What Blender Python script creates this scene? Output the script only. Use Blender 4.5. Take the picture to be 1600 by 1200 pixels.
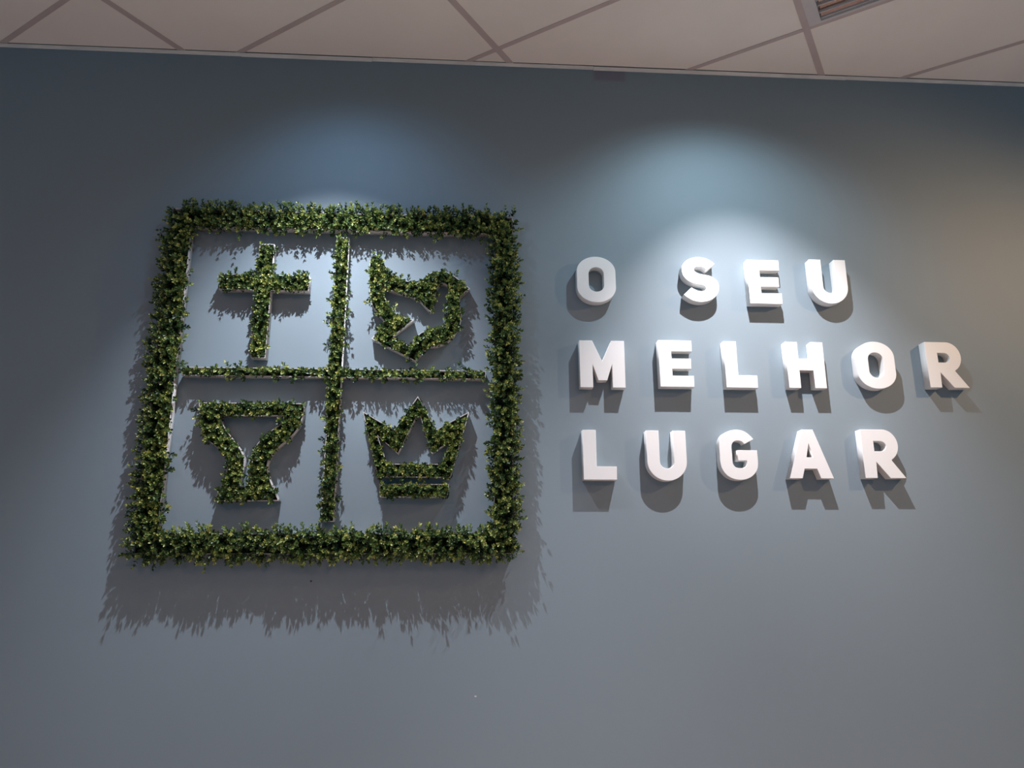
import bpy, bmesh, math
import numpy as np
from mathutils import Matrix, Vector

for o in list(bpy.data.objects):
    bpy.data.objects.remove(o)
SC = bpy.context.scene
COL = SC.collection

# ------------------------------------------------------------------ camera
FPX, PITCH, YAW, ROLL = 1184.034, 0.2500093, -0.0641436, -0.0031869
CAM = np.array([0.0, -3.2, 1.5])
cy, sy, cp, sp, cr, sr = (math.cos(YAW), math.sin(YAW), math.cos(PITCH), math.sin(PITCH), math.cos(ROLL), math.sin(ROLL))
_r = np.array([cy, sy, 0.0]); _f = np.array([-sy, cy, 0.0]); _u = np.array([0, 0, 1.0])
_f, _u = cp*_f + sp*_u, -sp*_f + cp*_u
_r, _u = cr*_r + sr*_u, -sr*_r + cr*_u
cam_data = bpy.data.cameras.new('camera')
cam_data.sensor_width = 36.0
cam_data.lens = FPX/1600*36
cam_data.clip_end = 100
cam = bpy.data.objects.new('camera', cam_data); COL.objects.link(cam)
cam.matrix_world = Matrix(((_r[0], _u[0], -_f[0], CAM[0]), (_r[1], _u[1], -_f[1], CAM[1]), (_r[2], _u[2], -_f[2], CAM[2]), (0, 0, 0, 1)))
SC.camera = cam

# ------------------------------------------------------------------ world, exposure
SC.view_settings.view_transform = 'Standard'
SC.view_settings.look = 'None'
SC.view_settings.gamma = 1
SC.view_settings.use_curve_mapping = False
SC.view_settings.exposure = 0.0
W = bpy.data.worlds.new('dim_lobby'); SC.world = W; W.use_nodes = True
W.node_tree.nodes['Background'].inputs[0].default_value = (0.42, 0.92, 0.88, 1)
W.node_tree.nodes['Background'].inputs[1].default_value = 0.085

H_CEIL = 1.5 + 2.4294
def aim(o, target):
    d = Vector(target) - o.location
    o.rotation_euler = d.to_track_quat('-Z', 'Y').to_euler()
def spot(name, loc, target, power, color, angle, blend, radius):
    l = bpy.data.lights.new(name, 'SPOT'); l.energy = power; l.color = color
    l.spot_size = math.radians(angle); l.spot_blend = blend; l.shadow_soft_size = radius
    o = bpy.data.objects.new(name, l); COL.objects.link(o); o.location = loc; aim(o, target)
    return o
LAMP_A = (1.150, -0.728, H_CEIL - 0.064)
LAMP_B = (-0.600, -0.790, H_CEIL - 0.064)
LAMP_T = (3.473, -1.490, 3.491)
# each reflector lamp gives a tight beam and a wide spill from the same point
LIGHTS = [
 ('letters_lamp_beam', LAMP_A, (1.37, 0, 1.08), 0.585*2, (364, 335, 350), 0.012),
 ('letters_lamp_spill', LAMP_A, (1.15, 0, 0.85), 1.11*2, (42, 58, 68), 0.012),
 ('frame_lamp_beam', LAMP_B, (-0.60, 0, 1.36), 0.60*2, (294, 300, 330), 0.012),
 ('frame_lamp_spill', LAMP_B, (-0.45, 0, 2.26), 0.99*2, (8, 14.4, 22), 0.012),
 ('warm_side_lamp', LAMP_T, (1.43, 0, 0.90), 1.08*2, (131, 85, 50), 0.03),
]
PANEL = (48, 26, 20)
WORLD = (0.035, 0.178, 0.275)
for nm, loc, tg, ang, rgb, rad in LIGHTS:
    p = max(rgb)
    if p > 0: spot(nm, loc, tg, p, tuple(c/p for c in rgb), math.degrees(ang), 1.0, rad)
# ceiling panels of the room behind the photographer
for k, (px_, py_) in enumerate(((-2.2, -4.6), (1.8, -4.6))):
    p = max(PANEL)
    if p <= 0: continue
    l = bpy.data.lights.new('room_panel_light', 'AREA'); l.shape = 'RECTANGLE'; l.size = 1.2; l.size_y = 0.6
    l.energy = p; l.color = tuple(c/p for c in PANEL)
    o = bpy.data.objects.new('room_panel_light', l); COL.objects.link(o); o.location = (px_, py_, H_CEIL - 0.03)
W.node_tree.nodes['Background'].inputs[0].default_value = WORLD + (1,)
W.node_tree.nodes['Background'].inputs[1].default_value = 1.0

# ------------------------------------------------------------------ helpers
def prop(o, label=None, cat=None, group=None, kind=None):
    if label: o['label'] = label
    if cat: o['category'] = cat
    if group: o['group'] = group
    if kind: o['kind'] = kind
    return o
def empty(name, loc=(0, 0, 0)):
    o = bpy.data.objects.new(name, None); COL.objects.link(o); o.location = loc; o.empty_display_size = 0.05
    return o
def link(name, me, mat, parent=None, loc=None):
    o = bpy.data.objects.new(name, me); COL.objects.link(o)
    if mat is not None and not me.materials: me.materials.append(mat)
    if loc is not None: o.location = loc
    if parent is not None:
        o.parent = parent
        o.matrix_parent_inverse = Matrix.Translation(-Vector(parent.location)) if parent.parent is None else Matrix.Identity(4)
    return o
def px(x, y, depth=0.0):
    """photograph pixel -> point (x, z) on the plane standing depth in front of the wall"""
    d = _r*(x-800)/FPX - _u*(y-600)/FPX + _f
    t = (-depth - CAM[1]) / d[1]
    p = CAM + d*t
    return (p[0], p[2])
def nt(name):
    m = bpy.data.materials.new(name); m.use_nodes = True
    return m, m.node_tree, m.node_tree.nodes['Principled BSDF']
def noise(t, scale, detail=4, coord='Object', rough=0.5):
    tc = t.nodes.new('ShaderNodeTexCoord'); n = t.nodes.new('ShaderNodeTexNoise')
    n.inputs['Scale'].default_value = scale; n.inputs['Detail'].default_value = detail; n.inputs['Roughness'].default_value = rough
    t.links.new(tc.outputs[coord], n.inputs['Vector'])
    return n
def bump(t, b, src, strength, dist):
    bp = t.nodes.new('ShaderNodeBump'); bp.inputs['Strength'].default_value = strength; bp.inputs['Distance'].default_value = dist
    t.links.new(src, bp.inputs['Height']); t.links.new(bp.outputs[0], b.inputs['Normal'])
def mixc(t, fac, a, b):
    m = t.nodes.new('ShaderNodeMix'); m.data_type = 'RGBA'
    if isinstance(fac, float): m.inputs[0].default_value = fac
    else: t.links.new(fac, m.inputs[0])
    for i, c in ((6, a), (7, b)):
        if isinstance(c, tuple): m.inputs[i].default_value = c + (1,)
        else: t.links.new(c, m.inputs[i])
    return m.outputs[2]
def ramp(t, src, p0, p1):
    r = t.nodes.new('ShaderNodeMapRange'); r.inputs[1].default_value = p0; r.inputs[2].default_value = p1; r.clamp = True
    t.links.new(src, r.inputs[0]); return r.outputs[0]

# ------------------------------------------------------------------ materials
def simple(name, col, rough, var=0.04, scale=12, bstr=0.0, bscale=200, metal=0.0, spec=0.5):
    m, t, b = nt(name)
    n = noise(t, scale)
    c2 = tuple(max(0, c*(1-var*2)) for c in col)
    t.links.new(mixc(t, ramp(t, n.outputs[0], 0.35, 0.65), col, c2), b.inputs['Base Color'])
    b.inputs['Roughness'].default_value = rough; b.inputs['Metallic'].default_value = metal
    b.inputs['Specular IOR Level'].default_value = spec
    if bstr: bump(t, b, noise(t, bscale, 3).outputs[0], bstr, 0.001)
    return m
WALLC = (0.195, 0.247, 0.278)
def wall_mat():
    m, t, b = nt('blue_grey_wall_paint')
    n = noise(t, 1.7, 5)
    base = mixc(t, ramp(t, n.outputs[0], 0.3, 0.7), WALLC, tuple(c*0.965 for c in WALLC))
    # old damp mark under the ceiling strip and two tiny chips in the paint
    tc = t.nodes.new('ShaderNodeTexCoord'); sx = t.nodes.new('ShaderNodeSeparateXYZ'); t.links.new(tc.outputs['Object'], sx.inputs[0])
    def box1(out, c, h, soft):
        s = t.nodes.new('ShaderNodeMath'); s.operation = 'SUBTRACT'; t.links.new(out, s.inputs[0]); s.inputs[1].default_value = c
        a = t.nodes.new('ShaderNodeMath'); a.operation = 'ABSOLUTE'; t.links.new(s.outputs[0], a.inputs[0])
        return ramp(t, a.outputs[0], h+soft, h-soft)
    def spotm(x, z, hx, hz, soft):
        q = t.nodes.new('ShaderNodeMath'); q.operation = 'MULTIPLY'
        t.links.new(box1(sx.outputs[0], x, hx, soft), q.inputs[0]); t.links.new(box1(sx.outputs[2], z, hz, soft), q.inputs[1])
        return q.outputs[0]
    p0, p1 = px(927, 108), px(978, 128)
    f = spotm((p0[0]+p1[0])/2, (p0[1]+p1[1])/2, (p1[0]-p0[0])/2, 0.032, 0.010)
    base = mixc(t, f, base, (0.175, 0.175, 0.215))
    d = px(486, 908); base = mixc(t, spotm(d[0], d[1], 0.004, 0.003, 0.0015), base, (0.03, 0.03, 0.035))
    d = px(743, 1088); base = mixc(t, spotm(d[0], d[1], 0.004, 0.002, 0.0015), base, (0.6, 0.6, 0.6))
    t.links.new(base, b.inputs['Base Color'])
    b.inputs['Roughness'].default_value = 0.58; b.inputs['Specular IOR Level'].default_value = 0.35
    bump(t, b, noise(t, 160, 3).outputs[0], 0.10, 0.001)
    return m
M_WALL = wall_mat()
M_WHITE = simple('white_lacquered_board', (0.73, 0.74, 0.73), 0.42, 0.01, 8)
M_CASE = simple('white_casing_board', (0.52, 0.505, 0.48), 0.5, 0.04, 25)
M_BASE = simple('dark_planting_mat', (0.012, 0.020, 0.012), 0.9, 0.2, 60, 0.8, 220)
M_TILE = simple('mineral_ceiling_tile', (0.95, 0.87, 0.78), 0.9, 0.02, 3, 0.25, 260)
M_TEE = simple('painted_grid_tee', (0.60, 0.50, 0.46), 0.55, 0.03, 10)
M_TRIM = simple('wall_angle_paint', (0.84, 0.80, 0.75), 0.6, 0.08, 6)
M_SLAB = simple('plenum_slab', (0.20, 0.19, 0.18), 0.95)
M_FLOOR = simple('beige_stone_floor', (0.88, 0.71, 0.62), 0.55, 0.05, 4)
M_LFRAME = simple('luminaire_white_steel', (0.66, 0.62, 0.60), 0.4, 0.02)
M_ALU = simple('mirror_aluminium', (0.80, 0.76, 0.72), 0.16, 0.02, 5, metal=1.0)
M_TUBE = simple('unlit_tube_glass', (0.75, 0.75, 0.72), 0.25, 0.01)
M_DARK = simple('lamp_body_dark', (0.05, 0.05, 0.05), 0.5, 0.02)
def leaf_mat():
    m, t, b = nt('boxwood_leaf')
    a = t.nodes.new('ShaderNodeAttribute'); a.attribute_name = 'tone'
    cr_ = t.nodes.new('ShaderNodeValToRGB'); e = cr_.color_ramp.elements
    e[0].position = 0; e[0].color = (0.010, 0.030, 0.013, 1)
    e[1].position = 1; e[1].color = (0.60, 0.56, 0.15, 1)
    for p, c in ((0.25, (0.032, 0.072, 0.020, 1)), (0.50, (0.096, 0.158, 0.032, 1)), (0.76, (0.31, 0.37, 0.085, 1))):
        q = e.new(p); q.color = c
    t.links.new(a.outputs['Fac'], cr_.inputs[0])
    n = noise(t, 90, 2)
    hs = t.nodes.new('ShaderNodeHueSaturation'); hs.inputs['Saturation'].default_value = 0.95
    t.links.new(ramp(t, n.outputs[0], -0.6, 1.2), hs.inputs['Value'])
    hs.inputs['Value'].default_value = 1
    t.links.new(cr_.outputs[0], hs.inputs['Color'])
    mr = t.nodes.new('ShaderNodeMapRange'); mr.inputs[3].default_value = 0.8; mr.inputs[4].default_value = 1.25
    t.links.new(n.outputs[0], mr.inputs[0]); t.links.new(mr.outputs[0], hs.inputs['Value'])
    t.links.new(hs.outputs[0], b.inputs['Base Color'])
    b.inputs['Roughness'].default_value = 0.42; b.inputs['Specular IOR Level'].default_value = 0.45
    tr = t.nodes.new('ShaderNodeBsdfTranslucent'); t.links.new(hs.outputs[0], tr.inputs[0])
    mx = t.nodes.new('ShaderNodeMixShader'); mx.inputs[0].default_value = 0.18
    out = [k for k in t.nodes if k.type == 'OUTPUT_MATERIAL'][0]
    t.links.new(b.outputs[0], mx.inputs[1]); t.links.new(tr.outputs[0], mx.inputs[2]); t.links.new(mx.outputs[0], out.inputs[0])
    return m
M_LEAF = leaf_mat()

# ------------------------------------------------------------------ geometry builders
def add_box(bm, x0, x1, y0, y1, z0, z1):
    v = [bm.verts.new((x, y, z)) for x in (x0, x1) for y in (y0, y1) for z in (z0, z1)]
    for f in ((0, 1, 3, 2), (4, 6, 7, 5), (0, 4, 5, 1), (2, 3, 7, 6), (0, 2, 6, 4), (1, 5, 7, 3)):
        bm.faces.new([v[i] for i in f])
def mesh_of(bm, name='m'):
    bmesh.ops.recalc_face_normals(bm, faces=bm.faces)
    me = bpy.data.meshes.new(name); bm.to_mesh(me); bm.free(); return me
def box_mesh(*a, bevel=0.0):
    bm = bmesh.new(); add_box(bm, *a)
    if bevel: bmesh.ops.bevel(bm, geom=list(bm.edges), offset=bevel, segments=2, affect='EDGES')
    return mesh_of(bm)
def extrude_poly(contours, y_back, y_front, bevel=0.0):
    """closed (x, z) contours, even-odd filled, made solid from y_back (wall side) to y_front (room side)"""
    cu = bpy.data.curves.new('c', 'CURVE'); cu.dimensions = '2D'; cu.fill_mode = 'BOTH'
    depth = abs(y_front - y_back)
    cu.extrude = depth/2 - bevel; cu.bevel_depth = bevel; cu.bevel_resolution = 1
    if bevel: cu.offset = -bevel
    for c in contours:
        s = cu.splines.new('POLY'); s.points.add(len(c)-1); s.use_cyclic_u = True
        for p, (x, z) in zip(s.points, c): p.co = (x, z, 0, 1)
    o = bpy.data.objects.new('tmp', cu); COL.objects.link(o)
    dg = bpy.context.evaluated_depsgraph_get(); dg.update()
    me = bpy.data.meshes.new_from_object(o.evaluated_get(dg))
    bpy.data.objects.remove(o); bpy.data.curves.remove(cu)
    me.materials.clear()
    ym = (y_front + y_back)/2
    co = np.empty(len(me.vertices)*3, np.float32); me.vertices.foreach_get('co', co); co = co.reshape(-1, 3)
    me.vertices.foreach_set('co', np.stack([co[:, 0], ym - co[:, 2], co[:, 1]], 1).ravel().astype(np.float32))
    bm = bmesh.new(); bm.from_mesh(me)
    bmesh.ops.remove_doubles(bm, verts=bm.verts, dist=1e-6)
    bmesh.ops.recalc_face_normals(bm, faces=bm.faces)
    bm.to_mesh(me); bm.free()
    me.update(); return me
def area(c):
    c = np.array(c); x, y = c[:, 0], c[:, 1]
    return 0.5*np.sum(x*np.roll(y, -1) - np.roll(x, -1)*y)
def offset(c, d):
    """move a closed contour to its left by d (inside for counter-clockwise contours)"""
    c = np.array(c, float); n = len(c); out = []
    for i in range(n):
        a, b, e = c[i-1], c[i], c[(i+1) % n]
        d1 = (b-a)/max(1e-9, np.linalg.norm(b-a)); d2 = (e-b)/max(1e-9, np.linalg.norm(e-b))
        n1 = np.array([-d1[1], d1[0]]); n2 = np.array([-d2[1], d2[0]])
        m = n1+n2; L = np.linalg.norm(m)
        if L < 1e-6: out.append(tuple(b+n1*d)); continue
        m /= L; k = d/max(0.35, m@n1); out.append(tuple(b+m*k))
    return out
def inset(c, d, hole=False):
    s = 1 if area(c) > 0 else -1
    return offset(c, d*s*(-1 if hole else 1))
def offset_any(c, d): return inset(c, d, True)
def smooth(pts, sub=5):
    """pts: (x, y) corner or (x, y, 1) on a smooth run; closed"""
    n = len(pts); out = []
    P = [np.array(p[:2], float) for p in pts]; S = [len(p) > 2 for p in pts]
    for i in range(n):
        p1, p2 = P[i], P[(i+1) % n]; s1, s2 = S[i], S[(i+1) % n]
        out.append(tuple(p1))
        if not (s1 or s2): continue
        p0 = P[i-1] if s1 else p1*2-p2; p3 = P[(i+2) % n] if s2 else p2*2-p1
        for k in range(1, sub):
            t = k/sub
            q = 0.5*((2*p1)+(-p0+p2)*t+(2*p0-5*p1+4*p2-p3)*t*t+(-p0+3*p1-3*p2+p3)*t**3)
            out.append(tuple(q))
    return out

# ------------------------------------------------------------------ room shell
RX0, RX1, RY0 = -5.5, 5.5, -7.5
o = link('wall_back', box_mesh(RX0, RX1, 0.0, 0.12, 0, H_CEIL+0.25), M_WALL); prop(o, kind='structure')
o = link('floor', box_mesh(RX0, RX1, RY0, 0.12, -0.1, 0), M_FLOOR); prop(o, kind='structure')
ceiling = link('ceiling', box_mesh(RX0, RX1, RY0, 0.0, H_CEIL+0.20, H_CEIL+0.30), M_SLAB); prop(ceiling, kind='structure')
trim = empty('trim_1'); prop(trim, kind='structure')
# wall angle: lengths of L-strip butted end to end, a little uneven
def wall_angle(x0, x1, drop, lean):
    bm = bmesh.new()
    add_box(bm, x0, x1-0.0015, -0.004, -0.0006, H_CEIL-0.010-drop, H_CEIL+0.002)
    add_box(bm, x0, x1-0.0015, -0.017, -0.004, H_CEIL-0.004-drop, H_CEIL-0.001-drop*0.4)
    link('angle_strip', mesh_of(bm), M_TRIM, trim)
xs = [RX0, -2.9, px(378, 82)[0], px(500, 92)[0]+0.25, px(927, 108)[0], px(1290, 116)[0]+0.1, 3.4, RX1]
for i in range(len(xs)-1):
    wall_angle(xs[i], xs[i+1], (0.0, 0.001, 0.003, 0.0, 0.003, 0.001, 0.0)[i], 0)

# the suspended grid runs at an angle to the wall
TH = -2.1786236 + math.pi
NA = np.array([math.cos(TH), math.sin(TH)]); NB = np.array([NA[1], -NA[0]])
OA, SA = 0.42794870*3.2, 0.19423255*3.2
OB, SB = -0.91748277*3.2, 0.40031383*3.2
def grid_pt(a, b):    # a, b in grid steps -> world x, y
    q = NA*(OA+a*SA) + NB*(OB+b*SB)
    return np.array([q[0], q[1]-3.2])
def clip(poly, n, c):  # keep n.p <= c
    out = []
    for i in range(len(poly)):
        a, b = poly[i], poly[(i+1) % len(poly)]
        da, db = n@a-c, n@b-c
        if da <= 0: out.append(a)
        if (da < 0 < db) or (db < 0 < da): out.append(a+(b-a)*(da/(da-db)))
    return out
LIM = [(np.array([0, 1.0]), -0.0185), (np.array([0, -1.0]), -RY0), (np.array([1.0, 0]), RX1), (np.array([-1.0, 0]), -RX0)]
def clip_room(poly, lim=LIM):
    for n, c in lim:
        poly = clip(poly, n, c)
        if len(poly) < 3: return None
    a = abs(area(poly))
    return poly if a > 2e-4 else None
def slab_poly(poly, z0, z1):
    bm = bmesh.new()
    lo = [bm.verts.new((p[0], p[1], z0)) for p in poly]; hi = [bm.verts.new((p[0], p[1], z1)) for p in poly]
    bm.faces.new(lo); bm.faces.new(hi)
    for i in range(len(poly)): bm.faces.new((lo[i], lo[(i+1) % len(poly)], hi[(i+1) % len(poly)], hi[i]))
    return mesh_of(bm)
g = 0.0025
HW = 0.0125
rng = np.random.default_rng(4)
LUM = (2, 2)
for a in range(-14, 12):
    for b in range(-6, 9):
        if (a, b) == LUM: continue
        ea, eb = g/SA, g/SB
        poly = [grid_pt(a+ea, b+eb), grid_pt(a+1-ea, b+eb), grid_pt(a+1-ea, b+1-eb), grid_pt(a+ea, b+1-eb)]
        poly = clip_room(poly)
        if poly is None: continue
        dz = rng.uniform(0, 0.0008)
        link('ceiling_tile', slab_poly(poly, H_CEIL+0.0012+dz, H_CEIL+0.014+dz), M_TILE, ceiling)
LIM2 = [(np.array([0, 1.0]), -0.0175)] + LIM[1:]
def tee(p, q, w, z0):
    d = (q-p)/np.linalg.norm(q-p); n = np.array([-d[1], d[0]])*w
    poly = clip_room([p-n, q-n, q+n, p+n], LIM2)
    if poly is None: return
    link('grid_tee', slab_poly(poly, z0, H_CEIL+0.0008), M_TEE, ceiling)
# main runners stay whole, cross tees are short lengths between them
for b in range(-6, 10):
    for a0 in range(-14, 12, 6):
        tee(grid_pt(a0+0.002, b), grid_pt(a0+6-0.002, b), 0.0150, H_CEIL-0.0012)
for a in range(-14, 13):
    for b in range(-6, 9):
        e = 0.0155/SB
        tee(grid_pt(a, b+e), grid_pt(a, b+1-e), 0.0115, H_CEIL-0.0008)

# ------------------------------------------------------------------ raised letters
HH = 0.2125
def arc(cx, cz, rx, rz, a0, a1, n=10):
    return [(cx+rx*math.cos(math.radians(a0+(a1-a0)*i/n)), cz+rz*math.sin(math.radians(a0+(a1-a0)*i/n))) for i in range(n+1)]
def oval(x0, x1, z0, z1, rx, rz, n=12):
    return arc(x1-rx, z1-rz, rx, rz, 0, 90, n)+arc(x0+rx, z1-rz, rx, rz, 90, 180, n)+arc(x0+rx, z0+rz, rx, rz, 180, 270, n)+arc(x1-rx, z0+rz, rx, rz, 270, 360, n)
def glyph(ch):
    h = HH
    if ch == 'O': return [oval(0, .176, -.003, h+.003, .087, .072), oval(.0535, .1225, .0475, .1645, .033, .032, 8)]
    if ch == 'E': return [[(0, 0), (.151, 0), (.151, .0505), (.0565, .0505), (.0565, .0820), (.1425, .0820), (.1425, .1285), (.0565, .1285), (.0565, .1620), (.1495, .1620), (.1495, h), (0, h)]]
    if ch == 'U':
        w = .171
        return [[(0, h)]+arc(w/2, .079, w/2, .082, 180, 360, 22)+[(w, h), (w-.0545, h)]+arc(w/2, .079, w/2-.0545, .030, 360, 180, 14)+[(.0545, h)]]
    if ch == 'M': return [[(0, 0), (.057, 0), (.0565, .104), (.0800, .032), (.1190, .032), (.1425, .104), (.142, 0), (.199, 0), (.199, h), (.142, h), (.0995, .118), (.057, h), (0, h)]]
    if ch == 'L': return [[(0, 0), (.142, 0), (.142, .0560), (.0570, .0560), (.0570, h), (0, h)]]
    if ch == 'H': return [[(0, 0), (.0545, 0), (.0545, .081), (.117, .081), (.117, 0), (.1715, 0), (.1715, h), (.117, h), (.117, .1345), (.0545, .1345), (.0545, h), (0, h)]]
    if ch == 'A': return [[(0, 0), (.0575, 0), (.0710, .0415), (.1250, .0415), (.1385, 0), (.196, 0), (.1225, h), (.0735, h)], [(.0835, .091), (.1125, .091), (.098, .152)]]
    if ch == 'R': return [[(0, 0), (.0550, 0), (.0570, .070), (.1120, 0), (.1830, 0), (.1270, .0770)]+arc(.098, .1425, .065, .070, -62, 90, 20)+[(0, h)],
                          [(.054, .1165), (.084, .1165)]+arc(.084, .139, .025, .0225, -90, 90, 10)+[(.054, .1615)]]
    if ch == 'G':
        k = .000229; X = lambda x: (x-208)*k
        Z = lambda y: (1075-y)*.000226-.003
        P = [(877, 295), (800, 212, 1), (700, 142, 1), (568, 115, 1), (430, 135, 1), (300, 200, 1), (228, 310, 1), (208, 420, 1), (208, 600, 1), (208, 740, 1), (235, 870, 1), (315, 985, 1), (430, 1052, 1), (568, 1075, 1), (705, 1052, 1), (820, 985, 1), (900, 880, 1), (927, 755, 1), (927, 510), (548, 510), (548, 706), (716, 706), (716, 750, 1), (695, 810, 1), (650, 842, 1), (580, 853, 1), (500, 838, 1), (458, 795, 1), (443, 740, 1), (443, 600, 1), (443, 450, 1), (460, 385, 1), (500, 343, 1), (565, 325, 1), (640, 342, 1), (696, 392)]
        return [[(X(x), Z(y)) for x, y in smooth(P, 4)]]
    if ch == 'S':
        k = .000256; X = lambda x: (x-228)*k
        Z = lambda y: (985-y)*k-.003
        P = [(836, 262), (765, 200, 1), (678, 156, 1), (560, 135, 1), (455, 147, 1), (346, 190, 1), (260, 272, 1), (228, 375, 1), (247, 490, 1), (318, 580, 1), (424, 635, 1), (563, 660, 1), (625, 682, 1), (648, 728, 1), (618, 768, 1), (544, 781, 1), (466, 762, 1), (389, 715), (239, 855), (305, 908, 1), (401, 962, 1), (520, 985, 1), (650, 970, 1), (765, 918, 1), (850, 828, 1), (885, 705, 1), (858, 585, 1), (754, 500, 1), (640, 470, 1), (537, 450, 1), (470, 412, 1), (453, 370, 1), (480, 330, 1), (547, 316, 1), (625, 330, 1), (692, 387)]
        return [[(X(x), Z(y)) for x, y in smooth(P, 4)]]
LD = 0.0455
LINES = [
 ('O', .496, 2.692, 'white raised letter O standing alone at the start of the top line'),
 ('S', .977, 2.703, 'white raised letter S, the brightest lit one, top line'),
 ('E', 1.283, 2.698, 'white raised letter E between S and U in the top line'),
 ('U', 1.578, 2.707, 'white raised letter U ending the top line'),
 ('M', .499, 2.297, 'white raised letter M starting the middle line'),
 ('E', .851, 2.304, 'white raised letter E between M and L in the middle line'),
 ('L', 1.145, 2.304, 'white raised letter L between E and H in the middle line'),
 ('H', 1.427, 2.306, 'white raised letter H in the middle of the middle line'),
 ('O', 1.748, 2.310, 'white raised letter O between H and R in the middle line'),
 ('R', 2.074, 2.316, 'white raised letter R ending the middle line, creamy in warm light'),
 ('L', .503, 1.897, 'white raised letter L starting the bottom line'),
 ('U', .777, 1.897, 'white raised letter U between L and G in the bottom line'),
 ('G', 1.093, 1.902, 'white raised letter G in the middle of the bottom line'),
 ('A', 1.390, 1.907, 'white raised letter A between G and R in the bottom line'),
 ('R', 1.725, 1.910, 'white raised letter R ending the bottom line')]
for ch, x, z, lab in LINES:
    me = extrude_poly(glyph(ch), -0.0006, -LD, 0.0011)
    o = link('letter_'+ch.lower(), me, M_WHITE, None, (x, 0, z))
    prop(o, lab, 'letter', 'raised white letters on the wall')

# ------------------------------------------------------------------ leafy shapes
def inside(c_list, P):
    r = np.zeros(len(P), bool)
    for c in c_list:
        c = np.array(c); x, y = P[:, 0], P[:, 1]
        for i in range(len(c)):
            x0, y0 = c[i-1]; x1, y1 = c[i]
            if y0 == y1: continue
            m = ((y0 > y) != (y1 > y)) & (x < (x1-x0)*(y-y0)/(y1-y0)+x0)
            r ^= m
    return r
def edge_vec(c_list, P):
    best = np.full(len(P), 9.0); vec = np.zeros_like(P)
    for c in c_list:
        c = np.array(c)
        for i in range(len(c)):
            a, b = c[i-1], c[i]; d = b-a; L = d@d
            if L < 1e-12: continue
            t = np.clip(((P-a)@d)/L, 0, 1)[:, None]; q = a+t*d-P; dist = np.linalg.norm(q, axis=1)
            m = dist < best; best[m] = dist[m]; vec[m] = q[m]
    return best, vec
def unit(v): return v/np.maximum(1e-9, np.linalg.norm(v, axis=-1, keepdims=True))
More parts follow.
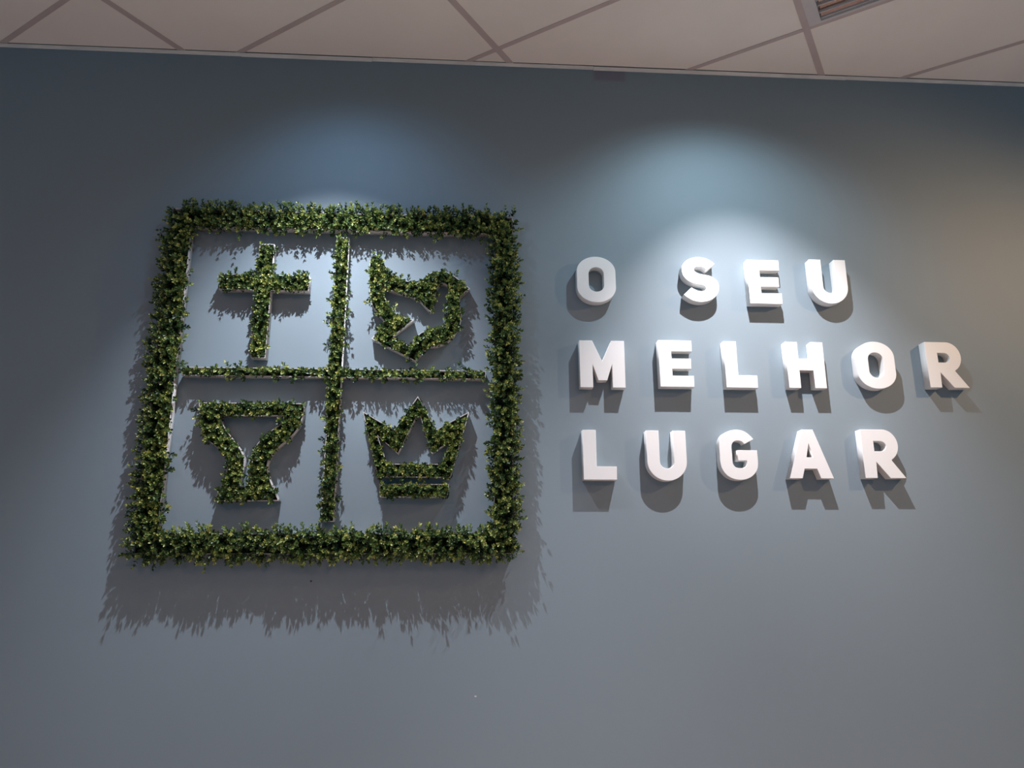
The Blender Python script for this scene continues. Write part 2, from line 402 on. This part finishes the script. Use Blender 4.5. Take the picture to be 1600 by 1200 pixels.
def foliage(parent, contours, seed, spacing=0.0115, length=(0.028, 0.050), tilt=0.38, splay=0.5, leaf=0.0150, bald=0.10, reach=0.040, trim=0.80, free=None):
    r = np.random.default_rng(seed)
    allp = np.concatenate([np.array(c) for c in contours]); lo, hi = allp.min(0), allp.max(0)
    gx, gz = np.meshgrid(np.arange(lo[0], hi[0], spacing), np.arange(lo[1], hi[1], spacing))
    P = np.stack([gx.ravel(), gz.ravel()], 1)+r.uniform(-.6, .6, (gx.size, 2))*spacing
    P = P[inside(contours, P)]
    dist, vec = edge_vec(contours, P)
    k = dist > 0.004; P, dist, vec = P[k], dist[k], vec[k]
    # lumpy growth: long and short patches, a few thin spots
    lump = (np.sin(P[:, 0]*61+seed*1.7+2.1*np.sin(P[:, 1]*37))*np.sin(P[:, 1]*55+seed*2.9+1.7*np.sin(P[:, 0]*43)))*0.5+0.5
    lump2 = np.sin(P[:, 0]*23+seed)*np.sin(P[:, 1]*19+seed*.7)*0.5+0.5
    k = r.random(len(P)) > bald*(1.6*(lump < 0.25)+0.3)
    P, dist, vec, lump, lump2 = P[k], dist[k], vec[k], lump[k], lump2[k]
    n = len(P)
    L = (length[0]+(length[1]-length[0])*(0.25*r.random(n)+0.45*lump+0.30*lump2))
    stray = r.random(n) < 0.03; L[stray] *= 1.35
    out = unit(vec)*np.clip(1-dist/reach, 0, 1)[:, None]*splay*r.uniform(0.3, 1.5, n)[:, None]
    D = np.stack([out[:, 0], -np.ones(n), out[:, 1]], 1)
    D[:, 0] += r.normal(0, tilt, n); D[:, 2] += r.normal(-0.08, tilt, n)
    D = unit(D)
    base = np.stack([P[:, 0], np.full(n, -0.022), P[:, 1]], 1)
    # clipped growth: most sprigs that lean out over the rim are cut back; free = (x0, x1, z0, z1) limits where that is done
    tip = (base+D*L[:, None]*0.9)[:, [0, 2]]
    over = ~inside([offset_any(contours[0], -0.001)]+list(contours[1:]), tip)
    if free is not None:
        over &= (tip[:, 0] > free[0]) & (tip[:, 0] < free[1]) & (tip[:, 1] > free[2]) & (tip[:, 1] < free[3])
    patch = np.sin(P[:, 0]*33+seed)*np.sin(P[:, 1]*29+seed*1.3)
    cut = over & (r.random(n) < trim-0.35*(patch > 0.55))
    L[cut] *= 0.55; D[cut] = unit(D[cut]*np.array([0.15, 1, 0.15]))
    ref = unit(r.normal(size=(n, 3))); U = unit(np.cross(D, ref)); V = np.cross(D, U)
    B, F, LN, TONE = [], [], [], []
    sprig_tone = np.clip(r.normal(0.01, 0.16, n)+0.10*(lump2-0.5), -.35, .35)
    NL = 4
    for lv in range(NL):
        t = 0.40+0.60*lv/(NL-1)
        m = 4 if lv == NL-1 else 3
        for j in range(m):
            ang = 2*math.pi*j/m + lv*1.1 + r.uniform(-.35, .35, n)
            rad = U*np.cos(ang)[:, None]+V*np.sin(ang)[:, None]
            openness = (1.15-0.55*lv/(NL-1))+r.uniform(-.25, .25, n)
            d = unit(D*np.cos(openness)[:, None]+rad*np.sin(openness)[:, None])
            B.append(base+D*(L*t)[:, None]+rad*0.001)
            F.append((d, unit(np.cross(d, rad)+1e-6)))
            LN.append(leaf*(1.0-0.22*(lv == NL-1))*r.uniform(.75, 1.2, n))
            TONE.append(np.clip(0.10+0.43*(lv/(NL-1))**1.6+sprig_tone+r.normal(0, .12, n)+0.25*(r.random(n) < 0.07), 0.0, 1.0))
    B = np.concatenate(B); D2 = np.concatenate([f[0] for f in F]); S = np.concatenate([f[1] for f in F])
    LN = np.concatenate(LN)[:, None]; TONE = np.concatenate(TONE)
    B2 = B + D2*LN*0.5; k = inside(contours, B2[:, [0, 2]]) | (B2[:, 1] < -0.047)   # nothing grows through the casing
    N = np.cross(D2, S); w = LN*0.27; cup = LN*0.07
    vs = [B, B+D2*LN*0.34+S*w+N*cup, B+D2*LN*0.72+S*w*0.86+N*cup, B+D2*LN, B+D2*LN*0.72-S*w*0.86+N*cup, B+D2*LN*0.34-S*w+N*cup]
    nl = len(B); V3 = np.stack(vs, 1).reshape(-1, 3)
    V3[:, 1] = np.minimum(V3[:, 1], -0.006)
    idx = np.arange(nl)[:, None]*6
    faces = np.concatenate([idx+np.array([0, 1, 2, 3]), idx+np.array([0, 3, 4, 5])], 1).reshape(-1)
    me = bpy.data.meshes.new('foliage')
    me.vertices.add(len(V3)); me.vertices.foreach_set('co', V3.astype(np.float32).ravel())
    me.loops.add(len(faces)); me.loops.foreach_set('vertex_index', faces.astype(np.int32))
    me.polygons.add(nl*2); me.polygons.foreach_set('loop_start', (np.arange(nl*2)*4).astype(np.int32))
    me.update(calc_edges=True)
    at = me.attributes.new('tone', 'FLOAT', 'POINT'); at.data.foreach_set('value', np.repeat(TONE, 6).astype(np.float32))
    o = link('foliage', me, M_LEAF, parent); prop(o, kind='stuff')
    return o
def leafy(parent, outer, holes=(), seed=1, wall=0.0026, **kw):
    """open-fronted casing on the wall, dark mat inside, foliage growing out of it"""
    rings = [outer, inset(outer, wall)]
    inner = [rings[1]]
    for h in holes:
        g_ = inset(h, wall, True); rings += [g_, h]; inner.append(g_)
    link('casing', extrude_poly(rings, -0.0006, -LD), M_CASE, parent)
    link('planting_mat', extrude_poly(inner, -0.0008, -0.020), M_BASE, parent)
    foliage(parent, inner, seed, **kw)
def rect(x0, x1, z0, z1): return [(x0, z0), (x1, z0), (x1, z1), (x0, z1)]

Z0 = 1.5
# square frame: four planted troughs
fr = empty('leafy_square_frame', (-0.54, 0, Z0+0.07))
prop(fr, 'large square frame of green boxwood foliage left of the letters', 'frame')
FX0, FX1, IX0, IX1 = -1.305, 0.207, -1.214, 0.127
FZ0, FZ1, IZ0, IZ1 = Z0+0.094, Z0+1.594, Z0+0.174, Z0+1.508
kwf = dict(length=(0.040, 0.074), splay=0.95, spacing=0.0104, tilt=0.42, leaf=0.0160, reach=0.050, free=(IX0-.004, IX1+.004, IZ0-.004, IZ1+.004))
seam = px(270, 598, LD)[1]
leafy(fr, rect(FX0, FX1, IZ1, FZ1), seed=11, trim=0.75, **kwf)
leafy(fr, rect(FX0, FX1, FZ0, IZ0), seed=12, trim=0.35, **kwf)
leafy(fr, rect(FX0, IX0, IZ0+.0004, seam), seed=13, trim=0.85, **kwf)
leafy(fr, rect(FX0, IX0, seam+.0012, IZ1-.0004), seed=14, trim=0.85, **kwf)
leafy(fr, rect(IX1, FX1, IZ0+.0004, IZ1-.0004), seed=15, trim=0.25, **kwf)

# divider inside the frame
dv = empty('leafy_divider', (-0.55, 0, Z0+0.222))
prop(dv, 'thin leafy divider with a long upright and crossbar splitting the square frame into four', 'divider')
vx0, vx1, hz0, hz1 = -0.577, -0.524, Z0+0.827, Z0+0.864
leafy(dv, [(vx0, Z0+.222), (vx1, Z0+.222), (vx1, hz0), (0.0895, hz0), (0.0895, hz1), (vx1, hz1), (vx1, Z0+1.472), (vx0, Z0+1.472), (vx0, hz1), (-1.187, hz1), (-1.187, hz0), (vx0, hz0)],
      seed=21, length=(0.030, 0.060), splay=0.55, spacing=0.0102)

kwe = dict(length=(0.030, 0.058), splay=0.42, tilt=0.33, spacing=0.0102)
c = empty('leafy_cross', (-0.88, 0, Z0+0.908)); prop(c, 'leafy green Latin cross in the upper left quarter of the frame', 'cross', 'leafy emblems inside the frame')
leafy(c, [(-.910, Z0+.908), (-.848, Z0+.908), (-.848, Z0+1.214), (-.686, Z0+1.214), (-.686, Z0+1.286), (-.848, Z0+1.286), (-.848, Z0+1.432), (-.912, Z0+1.432), (-.912, Z0+1.286), (-1.069, Z0+1.286), (-1.069, Z0+1.214), (-.910, Z0+1.214)], seed=31, **kwe)

def crop(pts, ox, oy, s, depth=LD):
    return [px(ox+p[0]/s, oy+p[1]/s, depth) for p in pts]
# dove
dove_out = [(108, 150), (165, 102), (222, 165, 1), (280, 252, 1), (335, 305, 1), (420, 345, 1), (510, 362, 1), (580, 375), (600, 350, 1), (645, 298, 1), (715, 266, 1), (800, 264, 1), (865, 287, 1), (935, 335, 1), (1000, 388, 1), (1046, 424),
            (1000, 455, 1), (955, 505, 1), (945, 560, 1), (962, 640, 1), (962, 720, 1), (930, 812, 1), (880, 885, 1), (810, 935, 1), (735, 962, 1), (650, 966), (533, 1105), (122, 893), (236, 760), (232, 715, 1), (178, 655, 1), (135, 590, 1), (112, 510, 1), (103, 420, 1), (102, 300, 1)]
dove_in = [(198, 372), (235, 402, 1), (290, 437, 1), (370, 460, 1), (450, 474, 1), (525, 505, 1), (585, 548, 1), (630, 600, 1), (672, 640), (708, 600), (712, 520, 1), (730, 440, 1), (772, 378, 1), (820, 385, 1), (848, 425, 1), (838, 500, 1), (832, 580, 1), (834, 660, 1), (815, 735, 1), (770, 790, 1), (700, 812, 1), (630, 822, 1), (575, 848, 1), (530, 905, 1), (488, 975), (325, 868), (520, 716), (440, 700, 1), (365, 665, 1), (300, 600, 1), (245, 500, 1), (212, 430, 1)]
c = empty('leafy_dove', (-0.20, 0, Z0+0.93)); prop(c, 'leafy green flying dove outline in the upper right quarter of the frame', 'dove', 'leafy emblems inside the frame')
leafy(c, crop(smooth(dove_out), 560, 380, 6), [crop(smooth(dove_in), 560, 380, 6)], seed=32, **kwe)
# chalice
ch_out = [(125, 172), (1112, 182), (1108, 260, 1), (1078, 365, 1), (1020, 460, 1), (940, 535, 1), (860, 600, 1), (800, 668, 1), (768, 740, 1), (765, 810, 1), (785, 885, 1), (822, 975, 1), (872, 1092), (262, 1098), (322, 970, 1), (366, 870, 1), (388, 790, 1), (385, 725, 1), (350, 655, 1), (285, 590, 1), (205, 520, 1), (150, 400, 1), (128, 280, 1)]
ch_in = [(322, 292), (950, 298), (920, 345, 1), (860, 395, 1), (765, 465, 1), (690, 540, 1), (640, 610, 1), (612, 690, 1), (600, 780, 1), (600, 870, 1), (604, 962), (500, 962), (522, 870, 1), (545, 780, 1), (548, 700, 1), (515, 620, 1), (462, 545, 1), (400, 465, 1), (345, 370, 1)]
c = empty('leafy_chalice', (-0.95, 0, Z0+0.28)); prop(c, 'leafy green chalice outline in the lower left quarter of the frame', 'chalice', 'leafy emblems inside the frame')
leafy(c, crop(smooth(ch_out), 290, 600, 6), [crop(smooth(ch_in), 290, 600, 6)], seed=33, **kwe)
# crown and the band under it
c = empty('crown_sign', (-0.20, 0, Z0+0.40)); prop(c, 'leafy green crown with three points in the lower right quarter of the frame', 'crown', 'leafy emblems inside the frame')
leafy(c, crop([(100, 256), (395, 430), (618, 114), (785, 430), (1097, 260), (925, 876), (242, 872)], 550, 600, 6),
      [crop([(238, 482), (432, 656), (606, 305), (640, 305), (748, 652), (912, 545), (843, 750), (328, 748)], 550, 600, 6)], seed=34, length=(0.022, 0.044), splay=0.30, tilt=0.30, spacing=0.0102)
c = empty('leafy_bar', (-0.20, 0, Z0+0.28)); prop(c, 'short straight leafy bar under the crown, the base of the crown', 'band', 'leafy emblems inside the frame')
leafy(c, crop([(256, 936), (910, 938), (895, 1060), (262, 1060)], 550, 600, 6), seed=35, length=(0.028, 0.050), splay=0.5, spacing=0.0102)

# ------------------------------------------------------------------ recessed luminaire in the ceiling grid
a0, b0 = LUM
cpt = grid_pt(a0+0.5, b0+0.5)
lum = empty('recessed_ceiling_light', (cpt[0], cpt[1], H_CEIL)); prop(lum, 'unlit white recessed ceiling light with mirrored reflectors, top edge of photo', 'ceiling light')
ang = math.atan2(NB[1], NB[0])          # local x along the long side, local y towards the camera (-NA)
lum.rotation_euler = (0, 0, ang)
def lpart(name, me, m, parent=lum):
    ob = bpy.data.objects.new(name, me); COL.objects.link(ob); me.materials.append(m); ob.parent = parent; return ob
lx, ly = SB/2-0.0155, SA/2-0.012
bm = bmesh.new(); mx_, my_ = 0.052, 0.014; z0, z1 = -0.004, 0.006
add_box(bm, -lx, -lx+mx_, -ly, ly, z0, z1); add_box(bm, lx-mx_, lx, -ly, ly, z0, z1)
add_box(bm, -lx+mx_, lx-mx_, -ly, -ly+my_, z0, z1); add_box(bm, -lx+mx_, lx-mx_, ly-my_, ly, z0, z1)
lpart('frame', mesh_of(bm), M_LFRAME)
ix, iy = lx-mx_, ly-my_
bm = bmesh.new(); hgt = 0.085
add_box(bm, -ix-.002, ix+.002, -iy-.002, -iy, z1, hgt); add_box(bm, -ix-.002, ix+.002, iy, iy+.002, z1, hgt)
add_box(bm, -ix-.002, -ix, -iy, iy, z1, hgt); add_box(bm, ix, ix+.002, -iy, iy, z1, hgt); add_box(bm, -ix-.002, ix+.002, -iy-.002, iy+.002, hgt, hgt+.002)
lpart('housing', mesh_of(bm), M_LFRAME)
def vprofile(yc, w, top, base, n=8):
    """inverted V reflector running the whole length"""
    bm = bmesh.new(); prof = []
    for i in range(n+1):
        s = -1+2*i/n; prof.append((yc+s*w, base+(top-base)*(1-abs(s)**1.6)))
    lo = [bm.verts.new((-ix+.004, y, z)) for y, z in prof]; hi = [bm.verts.new((ix-.004, y, z)) for y, z in prof]
    for i in range(n): bm.faces.new((lo[i], hi[i], hi[i+1], lo[i+1]))
    bmesh.ops.solidify(bm, geom=list(bm.faces), thickness=0.0012)
    return mesh_of(bm)
cells = 4; cw = 2*iy/cells
for i in range(cells):
    yc = -iy+cw*(i+.5)
    lpart('reflector', vprofile(yc, cw/2-0.007, 0.070, 0.016), M_ALU)
    bm = bmesh.new(); bmesh.ops.create_cone(bm, cap_ends=True, segments=14, radius1=.008, radius2=.008, depth=2*ix-.05, matrix=Matrix.Translation((0, yc, .034)) @ Matrix.Rotation(math.pi/2, 4, 'Y'))
    lpart('fluorescent_tube', mesh_of(bm), M_TUBE)
nb = 13
for i in range(nb+1):
    yc = -iy+0.004+(2*iy-0.008)*i/nb
    lo_, hi_ = ((.001, .012), (.006, .024))[i % 2]
    lpart('louvre_blade', box_mesh(-ix+.001, ix-.001, yc-.0028, yc+.0028, lo_, hi_, bevel=.0008), M_LFRAME)

# the lamps that light the wall: small adjustable spots fixed under the ceiling
def lamp(loc, target, label, name='ceiling_spotlight'):
    t = empty(name, (loc[0], loc[1], H_CEIL)); prop(t, label, 'spotlight', 'ceiling spotlights')
    L = Vector(loc); d = (Vector(target)-L).normalized(); q = d.to_track_quat('-Z', 'Y').to_matrix().to_4x4()
    def cone(r1, r2, dep, off, seg=24, ends=False):
        bm = bmesh.new(); bmesh.ops.create_cone(bm, cap_ends=ends, segments=seg, radius1=r1, radius2=r2, depth=dep,
            matrix=Matrix.Translation(L-d*off) @ q)
        return bm
    bm = cone(.034, .030, .060, .012); bmesh.ops.solidify(bm, geom=list(bm.faces), thickness=.002)
    link('shade', mesh_of(bm), M_LFRAME, t)
    link('lamp_back', mesh_of(cone(.024, .020, .012, .030, ends=True)), M_DARK, t)
    bm = bmesh.new(); bmesh.ops.create_cone(bm, cap_ends=True, segments=24, radius1=.036, radius2=.036, depth=.010, matrix=Matrix.Translation((loc[0], loc[1], H_CEIL-.006)))
    link('mount', mesh_of(bm), M_LFRAME, t)
    hz = H_CEIL-.01
    bm = bmesh.new(); top = L-d*.04
    bmesh.ops.create_cone(bm, cap_ends=True, segments=12, radius1=.006, radius2=.006, depth=max(.01, hz-top.z), matrix=Matrix.Translation((top.x, top.y, (hz+top.z)/2)))
    link('stem', mesh_of(bm), M_LFRAME, t)
lamp(LAMP_A, (1.2, 0, 1.6), 'small white ceiling spotlight above the top line of letters')
lamp(LAMP_B, (-0.55, 0, 1.7), 'small white ceiling spotlight above the leafy square frame')
